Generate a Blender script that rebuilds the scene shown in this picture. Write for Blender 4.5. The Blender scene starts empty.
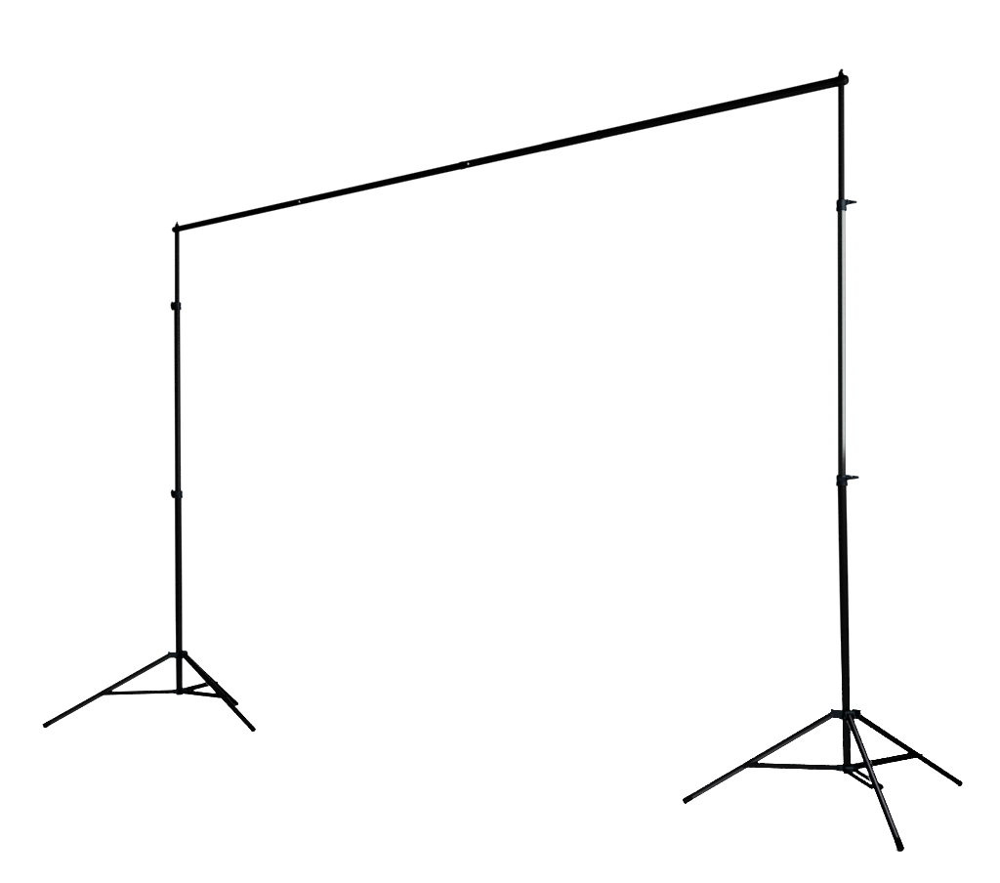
import bpy, bmesh, math
from mathutils import Vector, Matrix

C = bpy.context.scene.collection
S = bpy.context.scene
PI = math.pi

# ------------------------------------------------------------------ camera, light, exposure
cam_d = bpy.data.cameras.new("camera")
cam = bpy.data.objects.new("camera", cam_d)
C.objects.link(cam)
cam_d.sensor_fit = 'HORIZONTAL'
cam_d.sensor_width = 36.0
cam_d.lens = 1430.8 * 36.0 / 1000.0
cam_d.shift_y = 0.0794
cam_d.clip_start = 0.05
cam_d.clip_end = 1000.0
cam.matrix_world = (Matrix.Translation((0, 0, 1.13)) @ Matrix.Rotation(PI / 2, 4, 'X')
                    @ Matrix.Rotation(-0.00435, 4, 'Z'))
S.camera = cam

world = bpy.data.worlds.new("World")
S.world = world
world.use_nodes = True
bg = world.node_tree.nodes['Background']
bg.inputs['Color'].default_value = (1.0, 1.0, 1.0, 1)
bg.inputs['Strength'].default_value = 1.35

S.view_settings.view_transform = 'Standard'
S.view_settings.look = 'None'
S.view_settings.exposure = 0.0
S.view_settings.gamma = 1.0
S.view_settings.use_curve_mapping = False
S.cycles.max_bounces = 6


def softbox(loc, target, w, h, power, color):
    d = bpy.data.lights.new("softbox", 'AREA')
    d.shape = 'RECTANGLE'
    d.size, d.size_y = w, h
    d.energy = power
    d.color = color
    o = bpy.data.objects.new("softbox", d)
    C.objects.link(o)
    o.location = loc
    o.rotation_euler = (Vector(target) - Vector(loc)).to_track_quat('-Z', 'Y').to_euler()
    return o


# a tall softbox beside the right hand stand, its lower edge above chest height
softbox((2.12, 4.78, 2.18), (1.27, 5.29, 2.18), 2.05, 1.46, 1120.0, (0.95, 1.0, 1.0))
# an overhead lamp high above the right hand stand
softbox((1.50, 6.55, 4.5), (1.36, 5.2, 0.2), 1.0, 1.0, 4600.0, (1.0, 1.0, 1.0))


# ------------------------------------------------------------------ materials
def mat(name, color, rough, metallic=0.0, spec=0.5, noise=0.0, scale=60.0, rnoise=0.0, tint=0.05):
    m = bpy.data.materials.new(name)
    m.use_nodes = True
    nt = m.node_tree
    b = nt.nodes['Principled BSDF']
    b.inputs['Metallic'].default_value = metallic
    b.inputs['Specular IOR Level'].default_value = spec
    if metallic > .5:
        b.inputs['Specular Tint'].default_value = (tint, tint, tint, 1)   # a dark coat stays dark at grazing angles
    tc = nt.nodes.new('ShaderNodeTexCoord')
    n = nt.nodes.new('ShaderNodeTexNoise')
    n.inputs['Scale'].default_value = scale
    n.inputs['Detail'].default_value = 4
    nt.links.new(tc.outputs['Object'], n.inputs['Vector'])
    mr = nt.nodes.new('ShaderNodeMapRange')
    mr.inputs['To Min'].default_value = max(0.02, rough - rnoise)
    mr.inputs['To Max'].default_value = rough + rnoise
    nt.links.new(n.outputs['Fac'], mr.inputs['Value'])
    nt.links.new(mr.outputs['Result'], b.inputs['Roughness'])
    mx = nt.nodes.new('ShaderNodeMix')
    mx.data_type = 'RGBA'
    mx.inputs['A'].default_value = tuple(c * (1 - noise) for c in color) + (1,)
    mx.inputs['B'].default_value = tuple(c * (1 + noise) for c in color) + (1,)
    nt.links.new(n.outputs['Fac'], mx.inputs['Factor'])
    nt.links.new(mx.outputs['Result'], b.inputs['Base Color'])
    return m


M_PAINT = mat("black_powder_coat", (0.00045, 0.00045, 0.0005), 0.50, 1.0, 0.5, 0.3, 220, 0.06)
M_LEG = mat("black_leg_paint", (0.0020, 0.0020, 0.0021), 0.23, 1.0, 0.5, 0.3, 220, 0.03, 0.25)
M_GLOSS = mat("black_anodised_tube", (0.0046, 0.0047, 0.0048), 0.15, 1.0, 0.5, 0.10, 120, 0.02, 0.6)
M_GLOSS_DIMMED = mat("black_anodised_tube_dimmed", (0.0009, 0.0009, 0.0010), 0.30, 1.0, 0.5, 0.2, 160, 0.03)  # far copy of the anodised tube, colour darkened to remove the softbox glint
M_PLASTIC = mat("black_moulded_plastic", (0.0008, 0.0011, 0.0014), 0.40, 1.0, 0.5, 0.3, 160, 0.06)
M_RUBBER = mat("black_rubber", (0.0004, 0.0004, 0.0004), 0.8, 1.0, 0.5, 0.3, 160, 0.05)
M_STEEL = mat("zinc_plated_screw", (0.010, 0.0118, 0.0140), 0.45, 1.0, 0.5, 0.1, 300, 0.08)
M_BUTTON = mat("dull_steel_button", (0.055, 0.056, 0.058), 0.5, 1.0, 0.5, 0.1, 300, 0.08)
M_GROUND = mat("white_studio_floor", (0.90, 0.90, 0.90), 0.85, 0.0, 0.1, 0.01, 3, 0.02)


# ------------------------------------------------------------------ mesh helpers
def frame(d):
    d = d.normalized()
    up = Vector((0, 0, 1)) if abs(d.z) < 0.95 else Vector((1, 0, 0))
    x = up.cross(d).normalized()
    return x, d.cross(x).normalized(), d


def lathe(bm, a, b, prof, seg=40):
    """surface of revolution about the line a->b; prof = [(metres along, radius)...]"""
    a, b = Vector(a), Vector(b)
    x, y, d = frame(b - a)
    rings = []
    for t, r in prof:
        c = a + d * t
        if r <= 1e-6:
            rings.append([bm.verts.new(c)])
        else:
            rings.append([bm.verts.new(c + (x * math.cos(2 * PI * i / seg) + y * math.sin(2 * PI * i / seg)) * r)
                          for i in range(seg)])
    for A, B in zip(rings, rings[1:]):
        if len(A) == 1 and len(B) == 1:
            continue
        for i in range(seg):
            j = (i + 1) % seg
            if len(A) == 1:
                bm.faces.new((A[0], B[j], B[i]))
            elif len(B) == 1:
                bm.faces.new((A[i], A[j], B[0]))
            else:
                bm.faces.new((A[i], A[j], B[j], B[i]))


def rod(bm, a, b, r, bev=0.0015, seg=40):
    L = (Vector(b) - Vector(a)).length
    lathe(bm, a, b, [(0, 0), (0, r - bev), (bev * .3, r - bev * .3), (bev, r), (bev * 1.6, r), (L - bev * 1.6, r), (L - bev, r), (L - bev * .3, r - bev * .3),
                     (L, r - bev), (L, 0)], seg)


def slab(bm, origin, ax, ay, az, outline, th, bev=0.0012):
    """prism: 2-D outline in (ax, ay), thickness th centred along az, with chamfered rims"""
    o = Vector(origin)
    ax, ay, az = Vector(ax).normalized(), Vector(ay).normalized(), Vector(az).normalized()
    cx = sum(p[0] for p in outline) / len(outline)
    cy = sum(p[1] for p in outline) / len(outline)

    def ring(h, inset):
        out = []
        for px, py in outline:
            vx, vy = px - cx, py - cy
            l = math.hypot(vx, vy)
            k = (l - inset) / l if l > 1e-6 else 1
            out.append(bm.verts.new(o + ax * (cx + vx * k) + ay * (cy + vy * k) + az * h))
        return out
    R = [ring(-th / 2, bev), ring(-th / 2 + bev, 0), ring(th / 2 - bev, 0), ring(th / 2, bev)]
    n = len(outline)
    for A, B in zip(R, R[1:]):
        for i in range(n):
            j = (i + 1) % n
            bm.faces.new((A[i], A[j], B[j], B[i]))
    bm.faces.new(R[0][::-1])
    bm.faces.new(R[3])


def stadium(l0, l1, h, n=8):
    """rounded bar from x=l0 to x=l1, height h"""
    r = h / 2
    pts = []
    for i in range(n + 1):
        a = -PI / 2 + PI * i / n
        pts.append((l1 - r + r * math.cos(a), r * math.sin(a)))
    for i in range(n + 1):
        a = PI / 2 + PI * i / n
        pts.append((l0 + r + r * math.cos(a), r * math.sin(a)))
    return pts


def rect(x0, x1, y0, y1):
    return [(x0, y0), (x1, y0), (x1, y1), (x0, y1)]


def obj(name, bm, m, parent=None, smooth=True):
    bmesh.ops.recalc_face_normals(bm, faces=bm.faces[:])
    me = bpy.data.meshes.new(name)
    for f in bm.faces:
        f.smooth = smooth
    if smooth:
        for e in bm.edges:
            if len(e.link_faces) == 2 and e.calc_face_angle() > math.radians(38):
                e.smooth = False
    bm.to_mesh(me)
    bm.free()
    me.materials.append(m)
    o = bpy.data.objects.new(name, me)
    C.objects.link(o)
    if parent:
        o.parent = parent
    return o


def thing(name, label, cat, loc, group=None):
    o = bpy.data.objects.new(name, None)
    o.empty_display_size = 0.2
    C.objects.link(o)
    o.location = loc
    o['label'] = label
    o['category'] = cat
    if group:
        o['group'] = group
    return o


def V(*a):
    return Vector(a)


# ------------------------------------------------------------------ ground
bm = bmesh.new()
bmesh.ops.create_grid(bm, x_segments=20, y_segments=20, size=400)
g = obj("ground", bm, M_GROUND)
g['kind'] = 'structure'

# ------------------------------------------------------------------ tripod light stands
ZU, ZL = 0.3752, 0.1703


def clamp_knob(parent, c, az, roll, steel, length, size):
    """clamp ear, screw and wing knob sticking out of a collar at azimuth az"""
    e = V(math.cos(az), math.sin(az), 0)
    t = V(-math.sin(az), math.cos(az), 0)
    u = V(0, 0, 1)
    b = bmesh.new()
    w = t * math.cos(roll) + u * math.sin(roll)          # wing direction
    n = e.cross(w)
    L = length
    r0 = 0.0225 if size == 1 else 0.0215
    # hub of the knob
    lathe(b, c + e * r0, c + e * (r0 + L), [(0, 0), (0, .0085 * size), (.002, .0098 * size), (L * .40, .0080 * size), (L * .7, .005), (L * .9, .003), (L * .9, 0)], 24)
    # leaf shaped wing
    out = [(0.0075, .004), (.0125, .009), (.0195, .016), (.0215, .021), (.0190, .026), (.0130, .033), (.0070, L), (-.0070, L), (-.0130, .033),
           (-.0190, .026), (-.0215, .021), (-.0195, .016), (-.0125, .009), (-.0075, .004)]
    slab(b, c + e * r0, w, e, n, [(px * size, py) for px, py in out], 0.0075, 0.0016)
    k = obj("wing_knob", b, M_PLASTIC, parent)
    b = bmesh.new()
    rod(b, c + e * 0.0155, c + e * 0.040, 0.0088 if steel else 0.0050, .0012, 20)
    obj("screw", b, M_STEEL if steel else M_PAINT, k)
    return k


def collar(parent, c, r_hi, r_lo, h, az, roll, kz, steel, length, grip):
    b = bmesh.new()
    R = r_lo + grip
    lathe(b, c + V(0, 0, -h / 2), c + V(0, 0, h / 2),
          [(0, r_lo - .001), (0, R - .001), (.0012, R + .0006), (h * .30, R + .0006), (h * .33, R - .0008), (h * .62, R - .0008),
           (h * .65, R), (h - .004, R - .0006), (h - .0008, r_hi + .004), (h, r_hi + .002), (h, r_hi - .001)])
    e = V(math.cos(az), math.sin(az), 0)
    t = V(-math.sin(az), math.cos(az), 0)
    # split clamp ears with a saw cut between them
    for s in (-1, 1):
        slab(b, c + V(0, 0, kz) + t * s * 0.0052, e, V(0, 0, 1), t, stadium(R - .008, R + .010, 0.022, 6), 0.0068, .001)
    o = obj("clamp_collar", b, M_PLASTIC, parent)
    clamp_knob(o, c + V(0, 0, kz), az, roll, steel, length, 1.0 if grip < .005 else 1.25)
    return o


def tripod(label, x, y, off, z1, z2, zt, legs, knobs, steel, bz, tube_mat, k):
    R_LOW, R_MID, R_UP, R_LEG = (r * k for r in (0.0166, 0.0147, 0.0118, 0.0132))
    root = thing("tripod_stand", label, "stand", (x, y, 0), "tripod stands of the backdrop frame")
    top, c1, c2 = V(off[0], 0, zt), V(off[1], 0, z1), V(off[2], 0, z2)
    foot = V(0, 0, ZL - .022)
    b = bmesh.new(); rod(b, foot, c2 + V(0, 0, .004), R_LOW); obj("lower_tube", b, M_PAINT, root)
    b = bmesh.new(); rod(b, c2 - V(0, 0, .05), c1 + V(0, 0, .004), R_MID); obj("middle_tube", b, tube_mat, root)
    up_top = top - V(0, 0, .0165)
    b = bmesh.new()
    rod(b, c1 - V(0, 0, .05), up_top, R_UP)
    obj("upper_tube", b, M_PAINT, root)
    # spigot through the bar end and its wing nut
    b = bmesh.new()
    rod(b, up_top - V(0, 0, .01), top + V(0, 0, .034), .0042, .0008, 20)
    obj("spigot", b, M_PAINT, root)
    b = bmesh.new()
    n0 = top + V(0, 0, .0165)
    lathe(b, n0, n0 + V(0, 0, .02), [(0, 0), (0, .0125), (.003, .0130), (.009, .0105), (.016, .0070), (.016, 0)], 24)
    for wa, rise, reach in knobs['nut']:
        w = V(math.cos(wa), math.sin(wa), 0)
        dd = (w + V(0, 0, rise)).normalized()
        q = V(-math.sin(wa), math.cos(wa), 0)
        slab(b, n0 + V(0, 0, .006) - w * .009, dd, q.cross(dd), q, stadium(.002, reach, .0130, 6), .0080, .002)
    obj("wing_nut", b, M_PAINT, root)
    # telescoping clamps
    collar(root, c1, R_UP, R_MID, .044, knobs['az'][0], knobs['roll'][0], knobs['kz'], steel[0], knobs['len'][0], knobs['grip'])
    collar(root, c2, R_MID, R_LOW, .044, knobs['az'][1], knobs['roll'][1], knobs['kz'], steel[1], knobs['len'][1], knobs['grip'])

    hub = V(off[2] * ZU / z2, 0, ZU)
    low = V(off[2] * ZL / z2, 0, ZL)
    azs = [a for a, r, ru, dz in legs]
    ears = [(a, ru, dz) for a, r, ru, dz in legs]
    # upper hub: ring with three forked ears
    b = bmesh.new()
    h = .036
    lathe(b, hub + V(0, 0, -h / 2), hub + V(0, 0, h / 2),
          [(0, R_LOW - .001), (0, .0245), (.0015, .026), (.009, .026), (.011, .0245), (h - .0105, .0245), (h - .0085, .026),
           (h - .0015, .026), (h, .0245), (h, R_LOW - .001)])
    for a, ru, dz in ears:
        e = V(math.cos(a), math.sin(a), 0); t = V(-math.sin(a), math.cos(a), 0)
        for s in (-1, 1):
            slab(b, hub + V(0, 0, .0025 + dz) + t * s * .0162, e, V(0, 0, 1), t, stadium(.010, ru + .0105, .033, 8), .0046)
    for a, ru, dz in ears:                                # raised lug that stops each leg at the top of its ear
        e = V(math.cos(a), math.sin(a), 0); t = V(-math.sin(a), math.cos(a), 0)
        p = hub + e * (ru + .001) + V(0, 0, .0165 + dz)
        lathe(b, p - t * .0195, p + t * .0195, [(0, 0), (0, .0055), (.0015, .0070), (.0375, .0070), (.039, .0055), (.039, 0)], 20)
    hb = obj("leg_hub", b, M_PLASTIC, root)
    for a, ru, dz in ears:
        e = V(math.cos(a), math.sin(a), 0); t = V(-math.sin(a), math.cos(a), 0)
        b = bmesh.new()
        p = hub + e * ru + V(0, 0, dz)
        lathe(b, p - t * .0225, p + t * .0225, [(0, 0), (0, .0045), (.0015, .0058), (.0045, .0058), (.0045, .003), (.0405, .003),
                                               (.0405, .0058), (.0435, .0058), (.045, .0045), (.045, 0)], 16)
        obj("bolt", b, M_LEG, hb)
    # lower hub
    b = bmesh.new()
    h = .026
    lathe(b, low + V(0, 0, -h / 2), low + V(0, 0, h / 2),
          [(0, 0), (0, .019), (.0015, .0235), (h - .006, .0235), (h - .002, .0225), (h, .0205), (h, R_LOW - .001)])
    for a in azs:
        e = V(math.cos(a), math.sin(a), 0); t = V(-math.sin(a), math.cos(a), 0)
        slab(b, low, e, V(0, 0, 1), t, stadium(.004, .044, .026, 8), .036)
    obj("brace_hub", b, M_PLASTIC, root)
    for (a, r, ru, dz), bfr in zip(legs, bz):
        e = V(math.cos(a), math.sin(a), 0); t = V(-math.sin(a), math.cos(a), 0)
        at = hub + e * ru + V(0, 0, dz)
        ft = V(0, 0, .0118) + e * r
        d = (ft - at).normalized()
        b = bmesh.new()
        rod(b, at - d * .012, ft - d * .006, R_LEG)
        lg = obj("leg", b, M_LEG, root)
        b = bmesh.new()
        lathe(b, ft - d * .040, ft + d * .006, [(0, .0120 * k), (0, .0133 * k), (.0010, .0136 * k), (.040, .0136 * k), (.0425, .0130 * k), (.0448, .0095 * k),
                                               (.046, .005), (.046, 0)])
        obj("foot_cap", b, M_RUBBER, lg)
        # brace: two straps that sandwich the leg
        jt = at + (ft - at) * bfr
        st = low + e * .036
        L = (jt - st).length
        bd = (jt - st).normalized()
        bu = t.cross(bd)
        if bu.z < 0:
            bu = -bu
        b = bmesh.new()
        for s in (-1, 1):
            slab(b, st + t * s * .0195, bd, bu, t, stadium(-.010, L + .014, .0172 * k, 8), .0072, .0010)
        br = obj("brace", b, M_PAINT, root)
        for p in (st, jt):
            b = bmesh.new()
            lathe(b, p - t * .0258, p + t * .0258, [(0, 0), (0, .0042), (.0012, .0054), (.003, .0054), (.003, .0034), (.0486, .0034),
                                                 (.0486, .0054), (.0504, .0054), (.0516, .0042), (.0516, 0)], 16)
            obj("rivet", b, M_PAINT, br)
    return root


D = math.radians
near = dict(grip=.0045, az=(D(-6), D(-14)), roll=(D(20), D(14)), kz=.011, len=(.036, .042),
            nut=((D(-5), 1.6, .027), (D(100), .8, .024)))
far = dict(grip=.0062, az=(D(140), D(146)), roll=(D(84), D(80)), kz=.003, len=(.036, .036),
           nut=((D(95), 1.3, .028), (D(275), .8, .024)))
tripod("black telescopic tripod stand nearer the camera with a pale glint along its middle tube",
       1.3361, 5.5225, (-.0120, -.0133, -.0159), 2.3423, 1.2808, 2.8226,
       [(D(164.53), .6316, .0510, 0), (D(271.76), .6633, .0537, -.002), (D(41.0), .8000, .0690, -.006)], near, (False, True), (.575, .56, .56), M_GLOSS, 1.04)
tripod("smaller looking all black tripod stand farther away at the lower end of the crossbar",
       -1.8256, 8.1269, (-.0018, -.0035, -.0025), 2.3595, 1.2888, 2.7947,
       [(D(200.27), .7354, .0537, 0), (D(318.82), .6607, .0537, 0), (D(73.23), .6970, .0537, 0)], far, (False, False), (.545, .56, .55), M_GLOSS_DIMMED, 1.20)

# ------------------------------------------------------------------ crossbar
A = V(-1.8256 - .0018, 8.1269, 2.7947)
B = V(1.3361 - .0120, 5.5225, 2.8226)
mid = (A + B) / 2
bar = thing("crossbar", "long black telescopic crossbar slung between the tops of both tripod stands", "crossbar", mid)
a, b_ = A - mid, B - mid
d = (b_ - a).normalized()
LEN = (b_ - a).length


# distances of the telescopic joints from the far stand, in metres
J1, J2, J3 = 2.144, 2.634, 2.943
R1, R2, R3 = .0168, .0176, .0188
P = lambda t: a + d * t
bm = bmesh.new(); rod(bm, P(-.012), P(J1 + .02), R1); s1 = obj("bar_section", bm, M_PAINT, bar)
bm = bmesh.new(); rod(bm, P(J1), P(J2 + .02), R2); s2 = obj("bar_section", bm, M_PAINT, bar)
bm = bmesh.new(); rod(bm, P(J2), P(LEN + .006), R3); s3 = obj("bar_section", bm, M_PAINT, bar)


def band(t, r, w):
    bm = bmesh.new()
    lathe(bm, P(t - w / 2), P(t + w / 2), [(0, r - .002), (0, r + .0004), (.001, r + .0013), (w - .001, r + .0013), (w, r + .0004),
                                           (w, r - .002)])
    return bm


obj("joint_ring", band(J1 + .004, R2, .022), M_PAINT, bar)
obj("joint_ring", band(J3, R3, .018), M_PAINT, bar)
# spring buttons
front = (V(0, 0, 1.13) - mid).normalized()
for t, r in ((1.037, R1), (2.2, R2)):
    n = (front - d * front.dot(d)).normalized()
    n = (n + V(0, 0, .10)).normalized()
    n = (n - d * n.dot(d)).normalized()
    bm = bmesh.new()
    lathe(bm, P(t) + n * (r - .003), P(t) + n * (r + .004), [(0, 0), (0, .0048), (.0045, .0048), (.0062, .0036), (.007, 0)], 24)
    obj("spring_button", bm, M_BUTTON, bar)
# end caps with a rounded nose
bm = bmesh.new()
lathe(bm, P(LEN - .022), P(LEN + .029), [(0, R3 - .001), (0, .0192), (.001, .0198), (.036, .0200), (.043, .0186), (.048, .0150), (.0505, .009),
                                         (.051, 0)])
obj("end_cap", bm, M_PAINT, bar)
bm = bmesh.new()
lathe(bm, P(.020), P(-.040), [(0, R1 - .001), (0, .0172), (.001, .0179), (.040, .0180), (.050, .0150), (.057, .010), (.060, .005),
                             (.060, 0)])
obj("end_cap", bm, M_PAINT, bar)
